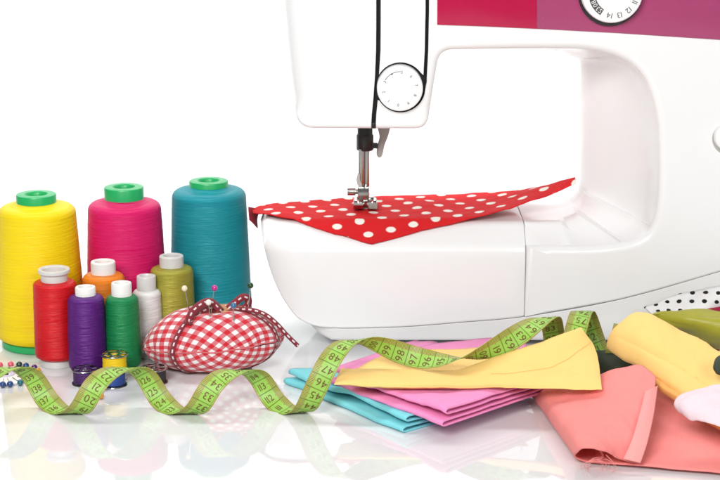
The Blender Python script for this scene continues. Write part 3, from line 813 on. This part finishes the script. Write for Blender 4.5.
# ------------------------------------------------------------------ pin wheel and loose pins
def build_wheel():
    c = PZ(5, 377.5, 0); R = .0215
    T = thing('pin_rosette', c, 'flat white round pin wheel lying in front of the yellow cone', 'pin wheel')
    obj('disc', *lathe([(.0, 0), (R-.0006, 0), (R, .0004), (R, .0016), (R-.0006, .002), (R*.55, .0026), (.003, .0026)], c, 48), m_plastic('wheel_plastic', (.84, .82, .82), .3, .05), T)
    V, F = lathe([(R*.35, .0027), (R*.35, .0031), (R*.2, .0031), (R*.2, .0027), (R*.35, .0027)], c, 32)
    obj('raised_ring', V, F, m_plastic('wheel_print', (.60, .55, .72), .5), T)
    cols = {'red': (.55, .02, .03), 'pink': (.7, .10, .16), 'dark green': (.01, .05, .03), 'purple': (.09, .02, .16), 'orange': (.75, .30, .02), 'blue': (.015, .06, .22), 'teal': (.01, .13, .18), 'yellow': (.8, .48, .03)}
    mats = {k: m_plastic(k.replace(' ', '_')+'_bead', v, .1, .04, Coat_Weight=.5) for k, v in cols.items()}
    seq = ['orange', 'orange', 'purple', 'blue', 'dark green', 'pink', 'pink', 'red', 'teal', 'red', 'purple', 'teal', 'pink', 'dark green', 'yellow', 'blue', 'blue', 'teal', 'yellow', 'blue']
    for i, k in enumerate(seq):
        a = radians(4+18*i)+random.uniform(-.06, .06); rr = .0245+random.uniform(-.0008, .0008)
        h = c+Vector((rr*cos(a), rr*sin(a), .0024)); d = Vector((cos(a), sin(a), 0))
        ka, kb = seq[i-1], seq[(i+1) % len(seq)]
        P = thing('pin', (h.x, h.y, 0), f'{k} headed pin between {ka} and {kb} ones on the white pin wheel', 'pin', 'ball headed pins round the pin wheel')
        obj('pin_head', *sphere(h, .0024), mats[k], P); obj('pin_shaft', *tube([h-d*.001, c+d*.012+Vector((0, 0, .0031))], .0003, 6), CHROME, P)
    loose = [(97, 393, 112, 388, 'orange'), (101, 396, 84, 399, 'orange'), (36, 386, 50, 384, None), (35, 390, 47, 391, None), (118, 384, 128, 378, 'blue')]
    for i, (x, y, x2, y2, k) in enumerate(loose):
        h = PZ(x, y, .0024 if k else .0006); b = PZ(x2, y2, .0006)
        d = (b-h).normalized(); b = h+d*.022 if (b-h).length > .03 else b
        lab = [ 'loose orange headed pin on the table pointing at the blue bobbin', 'loose orange headed pin on the table pointing towards the pin wheel', 'thin steel pin lying beside the pin wheel, closer to the red spool', 'thin steel pin lying beside the pin wheel, closer to the tape', 'loose blue headed pin on the table under the tape arch'][i]
        P = thing('pin', (h.x, h.y, 0), lab, 'pin', 'loose pins on the table')
        if k: obj('pin_head', *sphere(h, .0023), mats[k], P)
        else: obj('pin_head', *sphere(h, .0008), CHROME, P)
        obj('pin_shaft', *tube([h, b], .00035, 6), CHROME, P)
build_wheel()

# ------------------------------------------------------------------ folded cloths
CYAN = m_fabric('cyan_cotton', (.20, .66, .72), .75, .05)
PINK = m_fabric('pink_cotton', (.88, .28, .55), .75, .05)
YELL = m_fabric('butter_cotton', (.91, .59, .185), .75, .05)
CORAL = m_fabric('coral_cotton', (.90, .26, .24), .75, .06, amt=.35, extra=4)
CORAL2 = m_fabric('coral_hem', (.90, .34, .32), .75, .05)
def build_cloths():
    G = 'folded fabrics in front of the machine'
    A, B = PZ(284, 384, 0), PZ(402, 434, 0); B2 = PZ(538, 394, 0); A2 = PZ(362, 379, 0)
    o = fold_stack('folded_cloth', A, B, A2, B2, CYAN, .0006, 2, .0028, .0010, .0010, 3, loc=(A+B)/2)
    tag(o, 'turquoise folded cloth at the bottom of the fabric pile', 'cloth', G)
    z = .0115; A, B = PZ(331, 384, z), PZ(442, 427, z); B2 = PZ(556, 388, z); A2 = PZ(418, 350, z)
    o = fold_stack('folded_cloth', A, B, A2, B2, PINK, z, 2, .0026, .0010, .0010, 11, loc=((A+B)/2).to_tuple()[:2]+(z,))
    tag(o, 'bright pink folded cloth between turquoise and yellow cloth', 'cloth', G)
    z = .0215
    L = pts([[(392, 357, .0236), (430, 345, .0236), (475, 340, .024), (520, 336, .025)], [(400, 362, .0236), (440, 356, .0240), (485, 353, .0245), (530, 350, .025)], [(410, 370, .0234), (450, 368, .0236), (500, 367, .024), (545, 366, .024)]])
    sheet('back_flap', L, PINK, 30, 20, .0012, wrinkle(.0006, 40, 2), o)
    # yellow
    rows = pts([[(341, 368, .0285), (400, 370, .0285), (455, 371, .0300), (505, 352, .042), (550, 338, .050), (581, 328, .056)],
                [(337, 377, .0280), (400, 379, .0280), (460, 380, .0280), (510, 374, .033), (555, 364, .038), (596, 351, .043)],
                [(334, 384.5, .0268), (400, 387.5, .0255), (460, 387.5, .0252), (510, 388.5, .026), (555, 389, .028), (602, 390, .031)]])
    def yf(p, u, v): return p+Vector((0, 0, .0012*nz(p.x*22, p.y*60, 7)+.0006*nz(p.x*60, p.y*60, 9)))
    o = pillow('folded_cloth', rows, YELL, .0042, 60, 26, 6, yf, loc=tuple(rows[1][2]))
    tag(o, 'pale yellow folded cloth on top of the pink cloth under the tape', 'cloth', G)
    L = pts([[(388, 354, .0268), (425, 350, .027), (470, 349, .028), (510, 343, .030)], [(370, 362, .0268), (425, 361, .0268), (475, 360, .028), (520, 354, .031)], [(352, 372, .0262), (420, 372, .0262), (480, 371, .027), (530, 366, .030)]])
    sheet('lower_flap', L, YELL, 30, 20, .0012, wrinkle(.0005, 40, 12), o)
    line = []
    for i in range(31):
        u = .52+.47*i/30; v = .50+.14*sin(i/30*pi)-.12*(i/30); q = crs([crs(r, u) for r in rows], v)
        line.append(yf(q, u, v)+Vector((0, -.0008, .0024)))
    obj('stray_thread', *tube(line, .00011, 5), m_fabric('ochre_thread', (.60, .38, .10)), o)
    # coral main sheet with a rolled edge
    rows = [[(530, 392, .004), (545, 387, .015), (580, 380, .022), (615, 371.5, .032), (640, 369, .037), (656, 378, .036)],
            [(541, 410, .003), (550, 403, .016), (580, 399, .023), (610, 397, .029), (632, 399, .031), (653, 403, .030)],
            [(559, 437, .002), (566, 427, .016), (588, 427, .020), (610, 430, .021), (628, 434, .020), (646, 437, .018)],
            [(575, 463, .001), (581, 451, .0155), (596, 450, .0175), (610, 456, .012), (622, 460, .007), (638, 463, .005)]]
    ctrl = []
    for j, r in enumerate(rows):
        P = [PZ(*q) for q in r]; rho = .0028+.0034*(j/3)
        c0 = P[0]; ctrl.append([c0+Vector((rho*2.6, .001, rho*1.5)), c0+Vector((rho*2.9, 0, rho*.6)), c0+Vector((rho*1.6, 0, .0006)), Vector((c0.x, c0.y, .003))+Vector((0, 0, rho*.3))]+P[1:])
    o = sheet('crumpled_cloth', ctrl, CORAL, 90, 60, .0009, lambda p, u, v: p+Vector((0, 0, (.0038*nz(p.x*18, p.y*18, 21)+.0011*nz(p.x*60+p.y*30, p.y*24, 4)+.0004*nz(p.x*160, p.y*160, 6))*min(1, max(0, (u-.3)*4)))), loc=tuple(PZ(600, 425, 0)))
    tag(o, 'coral pink crumpled cloth with a rolled frayed edge on the table', 'cloth', G)
    low = pts([[(640, 380, .020), (668, 392, .015), (705, 412, .012), (775, 445, .010)], [(606, 432, .007), (660, 432, .0095), (705, 440, .009), (775, 456, .008)], [(590, 462, .0020), (655, 467.3, .003), (705, 471.5, .003), (775, 479, .003)]])
    sheet('lower_layer', low, CORAL, 60, 40, .0010, lambda p, u, v: p+Vector((0, 0, (.0018*max(-.5, nz(p.x*30, p.y*45, 31))+.0004*nz(p.x*150, p.y*150, 5))*(1-v*.6))), o)
    hem = pts([[(645.5, 391, .0352), (651.5, 389, .0358), (657.5, 386, .0352)], [(639.5, 415, .0285), (646.5, 415, .0285), (653.5, 415, .0275)], [(632, 440, .020), (639.5, 441, .0195), (647.5, 442, .0185)], [(623.5, 459, .0092), (632, 461, .0088), (640.5, 463, .0075)]])
    sheet('hem', hem, CORAL2, 12, 40, .0012, None, o)
    for k in range(7):
        r = random.Random(k+3); cx, R1, R2 = 597+r.uniform(-4, 6), r.uniform(6, 15), r.uniform(5, 11); a0, a1 = r.uniform(150, 215), r.uniform(-35, 45)
        path = []
        for i in range(22):
            g = radians(a0+(a1-a0)*i/21); path.append(PZ(cx+R1*cos(g), 467-R2*sin(g), .0012+.006*max(0, sin(g))))
        obj('frayed_thread', *tube(path, .00014, 5), CORAL2, o)
    path = spath([PZ(606, 455, .013), PZ(612, 461, .010), PZ(616, 467, .004), PZ(612, 471, .001)], 14); obj('frayed_thread', *tube(path, .00018, 5), CORAL2, o)
    # yellow roll at the right
    rows = pts([[(622, 322, .055), (641, 314, .060), (662, 322, .058), (690, 336, .053), (722, 353, .048), (775, 382, .040)],
                [(611, 336, .045), (629, 334, .050), (656, 346, .047), (685, 361, .041), (722, 382, .034), (775, 410, .026)],
                [(607, 349, .035), (620, 358, .034), (646, 372, .031), (680, 395, .026), (722, 422, .020), (775, 452, .014)]])
    o = pillow('rolled_cloth', rows, YELL, .011, 70, 44, 3.4, lambda p, u, v: p+Vector((0, 0, .0016*nz(p.x*24, p.y*24, 40)+.0009*nz(p.x*70, p.y*40, 44)-.0016*exp(-((v-.62-.12*u)/.05)**2)*min(1, u*2))), loc=tuple(rows[1][2]))
    tag(o, 'thick pale yellow fabric fold leaning over the coral cloth', 'cloth', G)
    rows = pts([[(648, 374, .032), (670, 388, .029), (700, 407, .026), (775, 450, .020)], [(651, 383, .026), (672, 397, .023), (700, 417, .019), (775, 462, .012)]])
    pillow('under_fold', rows, m_fabric('butter_cotton_shaded', (.80, .40, .10), .75), .006, 40, 12, 3, wrinkle(.0006, 40, 41), o)  # second layer of the yellow cloth, its orange shadow put into the colour
    rows = pts([[(679, 397, .042), (697, 390, .047), (722, 385, .050), (780, 380, .050)], [(674, 404, .038), (692, 405, .041), (722, 407, .041), (780, 410, .040)], [(676, 411, .033), (692, 418, .033), (722, 429, .030), (780, 446, .024)]])
    o = pillow('sheer_cloth', rows, m_fabric('blush_voile', (.80, .64, .68), .7, .04), .004, 60, 40, 2.4, wrinkle(.0022, 55, 50, 0, (.7, 1.4)), loc=tuple(rows[1][1]))
    tag(o, 'blush white thin cloth lying over the yellow fabric fold', 'cloth', G)
    OLIVE = m_fabric('olive_satin', (.36, .34, .022), .42, .08, .1, amt=.15, Specular_IOR_Level=.5)
    rows = pts([[(655, 319, .046), (690, 316, .050), (722, 317, .050), (780, 318, .050)], [(654, 322, .042), (690, 325, .044), (722, 329, .043), (780, 332, .042)], [(655, 326, .038), (690, 334, .034), (722, 344, .030), (780, 350, .026)], [(656, 336, .010), (690, 348, .007), (722, 358, .005), (780, 362, .005)]])
    rows = [[p+Vector((0, .012, 0)) for p in r] for r in rows]
    o = pillow('satin_cloth', rows, OLIVE, .008, 60, 40, 2.2, lambda p, u, v: p+Vector((0, .0022*sin(v*11+1.5*sin(u*4))*min(1, u*3), .0016*nz(p.x*18, v*6, 60))), loc=tuple(rows[1][1]))
    tag(o, 'shiny olive green satin roll behind the yellow fabric fold', 'cloth', G)
    SPOT = m_dots('black_spots', (.82, .81, .80), (.012, .012, .012), .0105, .0017, .5)
    rows = pts([[(648, 312, .050), (672, 303, .058), (700, 294, .066), (725, 288, .071), (780, 276, .08)], [(654, 316, .044), (676, 310, .050), (700, 304, .054), (725, 300, .056), (780, 292, .06)], [(660, 321, .036), (682, 318, .040), (704, 314, .044), (725, 310, .046), (780, 303, .05)]])
    rows = [[p+Vector((0, .030, 0)) for p in r] for r in rows]
    rows = [[PY(*q, 1.305) for q in r] for r in [[(646, 312), (672, 303), (700, 294.5), (725, 288), (780, 276)], [(654, 316, ), (676, 310), (700, 304), (725, 300), (780, 292)], [(660, 321), (682, 319), (704, 317), (725, 312), (780, 306)], [(668, 338), (690, 338), (710, 337), (727, 335), (780, 332)], [(670, 352), (690, 352), (710, 352), (727, 352), (780, 352)]]]
    rows = [[p+Vector((0, d, 0)) for p in r] for r, d in zip(rows, (.010, .0, -.008, -.006, -.004))]
    o = sheet('spotted_cloth', rows, SPOT, 60, 24, .0012, lambda p, u, v: p+Vector((0, .0055*sin(v*8+u*5)*min(1, u*4), .0018*nz(p.x*45, v*3, 70))), loc=tuple(rows[1][1]))
    tag(o, 'white cloth with small black spots against the machine base', 'cloth', G)
    rows = [[PY(*q, 1.296) for q in r] for r in [[(705, 309), (722, 306), (775, 302)], [(706, 314), (722, 312), (775, 309)], [(707, 322), (722, 322), (775, 321)], [(707, 354), (722, 354), (775, 354)]]]
    o = pillow('red_cloth', rows, m_fabric('crimson_cotton', (.30, .005, .03), .8), .006, 24, 16, 3, wrinkle(.001, 40, 80), loc=tuple(rows[1][1]))
    tag(o, 'dark crimson cloth piece between spotted cloth and olive satin', 'cloth', G)
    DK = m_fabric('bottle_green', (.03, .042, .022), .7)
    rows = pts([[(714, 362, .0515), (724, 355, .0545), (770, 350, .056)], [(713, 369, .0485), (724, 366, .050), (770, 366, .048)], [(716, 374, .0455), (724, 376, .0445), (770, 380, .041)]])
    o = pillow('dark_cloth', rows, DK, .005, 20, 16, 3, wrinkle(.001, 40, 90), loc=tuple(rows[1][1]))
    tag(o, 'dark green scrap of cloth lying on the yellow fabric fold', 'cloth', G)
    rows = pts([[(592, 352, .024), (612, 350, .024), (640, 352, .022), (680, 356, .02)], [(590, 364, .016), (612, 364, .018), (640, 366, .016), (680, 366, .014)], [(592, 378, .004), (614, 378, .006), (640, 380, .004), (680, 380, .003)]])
    o = pillow('dark_cloth', rows, DK, .008, 30, 20, 3, wrinkle(.0016, 45, 95), loc=tuple(rows[1][1]))  # added cloth, its dark colour stands in for the shadow of the gap
    tag(o, 'dark green cloth added for the shadow in the gap between both yellow fabrics', 'cloth', G)
build_cloths()

# ------------------------------------------------------------------ measuring tape
def build_tape():
    W = .0158; TH = .00045
    s0 = lambda px, Y, z: PY(px, 390, Y).x
    # key frames: turn, x pixel (at its depth), axis Y, axis z, radius
    K = [(-.4, -99, 1.2, .0166, .0155), (0, -53, 1.2, .0166, .0155), (1, 62, 1.2, .0166, .0155), (2, 177, 1.2, .0166, .0155), (3, 292, 1.2, .0166, .0155),
         (3.5, 347, 1.205, .0325, .0175), (4, 452, 1.203, .0465, .0080), (4.5, 541, 1.232, .0480, .0110), (5, 560, 1.258, .0400, .0150), (5.5, 581, 1.270, .0370, .0165), (6, 606, 1.275, .0320, .0160), (6.4, 622, 1.280, .030, .016)]
    def key(t):
        for i in range(len(K)-1):
            if t <= K[i+1][0]: break
        a, b = K[i], K[i+1]; f = (t-a[0])/(b[0]-a[0])
        # hermite with finite-difference slopes in t
        def slope(j, q):
            j0, j1 = max(j-1, 0), min(j+1, len(K)-1); return (K[j1][q]-K[j0][q])/(K[j1][0]-K[j0][0])
        h = b[0]-a[0]; o = []
        for q in range(1, 5):
            m0, m1 = slope(i, q)*h, slope(i+1, q)*h
            o.append((2*f**3-3*f*f+1)*a[q]+(f**3-2*f*f+f)*m0+(-2*f**3+3*f*f)*b[q]+(f**3-f*f)*m1)
        return o
    def ctr(t):
        px, Yc, zc, r = key(t); ph = 2*pi*t
        Y = Yc-r*sin(ph); z = zc-r*cos(ph)
        if t < 3.25: px += 3.2*sin(2*ph)*min(1, (3.25-t)*4)
        x = (px-360)/FPX*(Yc*cos(PITCH)+(CAM_H-zc)*sin(PITCH))
        return Vector((x, Y, z)), Vector((0, -sin(ph), -cos(ph)))
    N = 1500; t0, t1 = -.4, 6.4; C = []; acc = [0]
    for i in range(N+1): C.append(ctr(t0+(t1-t0)*i/N))
    for i in range(N): acc.append(acc[-1]+(C[i+1][0]-C[i][0]).length)
    fr = []
    for i in range(N+1):
        T = (C[min(i+1, N)][0]-C[max(i-1, 0)][0]).normalized(); n = C[i][1]; n = (n-T*n.dot(T)).normalized()
        Wd = T.cross(n).normalized()
        if Wd.x > 0 and False: Wd = -Wd
        fr.append((C[i][0], T, n, Wd))
    # orient so that the width vector points to the upper left edge on the near side
    iref = int((1.25-t0)/(t1-t0)*N)
    sg = -1 if fr[iref][3].x > 0 else 1
    sref = acc[iref]-.195     # 19.5 cm printed there
    def at(s, v, off):
        """s metres on the print, v in -.5..+.5 across, off outward"""
        a = s+sref; lo, hi = 0, N
        while hi-lo > 1:
            m = (lo+hi)//2
            if acc[m] <= a: lo = m
            else: hi = m
        f = (a-acc[lo])/max(acc[hi]-acc[lo], 1e-9)
        P, Q = fr[lo], fr[hi]
        c = P[0].lerp(Q[0], f); n = P[2].lerp(Q[2], f).normalized(); wd = P[3].lerp(Q[3], f).normalized()*sg
        return c+wd*(v*W)+n*off
    V, UV, F = [], [], []; step = 3; idx = list(range(0, N+1, step)); nc = 4
    for side in (1, -1):
        for i in idx:
            c, T, n, Wd = fr[i]
            for k in range(nc+1):
                v = k/nc-.5; cup = .0004*(1-(2*v)**2)
                V.append(c+Wd*sg*(v*W)+n*(side*TH/2+cup)); UV.append((acc[i]-sref, (v+.5) if side == 1 else (.5-v)))
    m = len(idx); Nn = m*(nc+1)
    for s_ in range(2):
        for j in range(m-1):
            for k in range(nc):
                q = (j*(nc+1)+k, j*(nc+1)+k+1, (j+1)*(nc+1)+k+1, (j+1)*(nc+1)+k); F.append(tuple(x+s_*Nn for x in (q if s_ == 0 else q[::-1])))
    for j in range(m-1):
        for k in (0, nc):
            a = j*(nc+1)+k; b = a+nc+1; F.append((a, b, b+Nn, a+Nn))
    loc = (PY(170, 413, 1.2).x, 1.2, 0)
    o = obj('measuring_tape', V, F, m_tape('tape_print'), None, UV, 60, 0, loc)
    tag(o, 'green measuring tape coiling in waves across the table and over the yellow cloth', 'measuring tape')
    brown = base_mat('brown_print', (.14, .065, .012), .6)[0]
    smin, smax = acc[0]-sref, acc[-1]-sref; parts = []
    for cm in range(int(smin*100)+1, int(smax*100)-1):
        for side in (1, -1):
            num = cm if side == 1 else 152-cm
            if num <= 0: continue
            v2, f2 = text2d(str(num), .0054 if num < 100 else .0050)
            V = []
            for a, b in v2:
                # text runs across the width, tops towards the smaller figures of the front face
                ss = (cm-.5)*.01; a *= (1.0 if num < 100 else .85)
                if side == 1: V.append(at(ss-b, -.13+a/W, TH/2+.0004+.00012))
                else: V.append(at(ss-b, .13-a/W, -TH/2+.0004-.00030))
            parts.append((V, f2))
    obj('printed_numbers', *merge(*parts), brown, o, smooth=False)
build_tape()
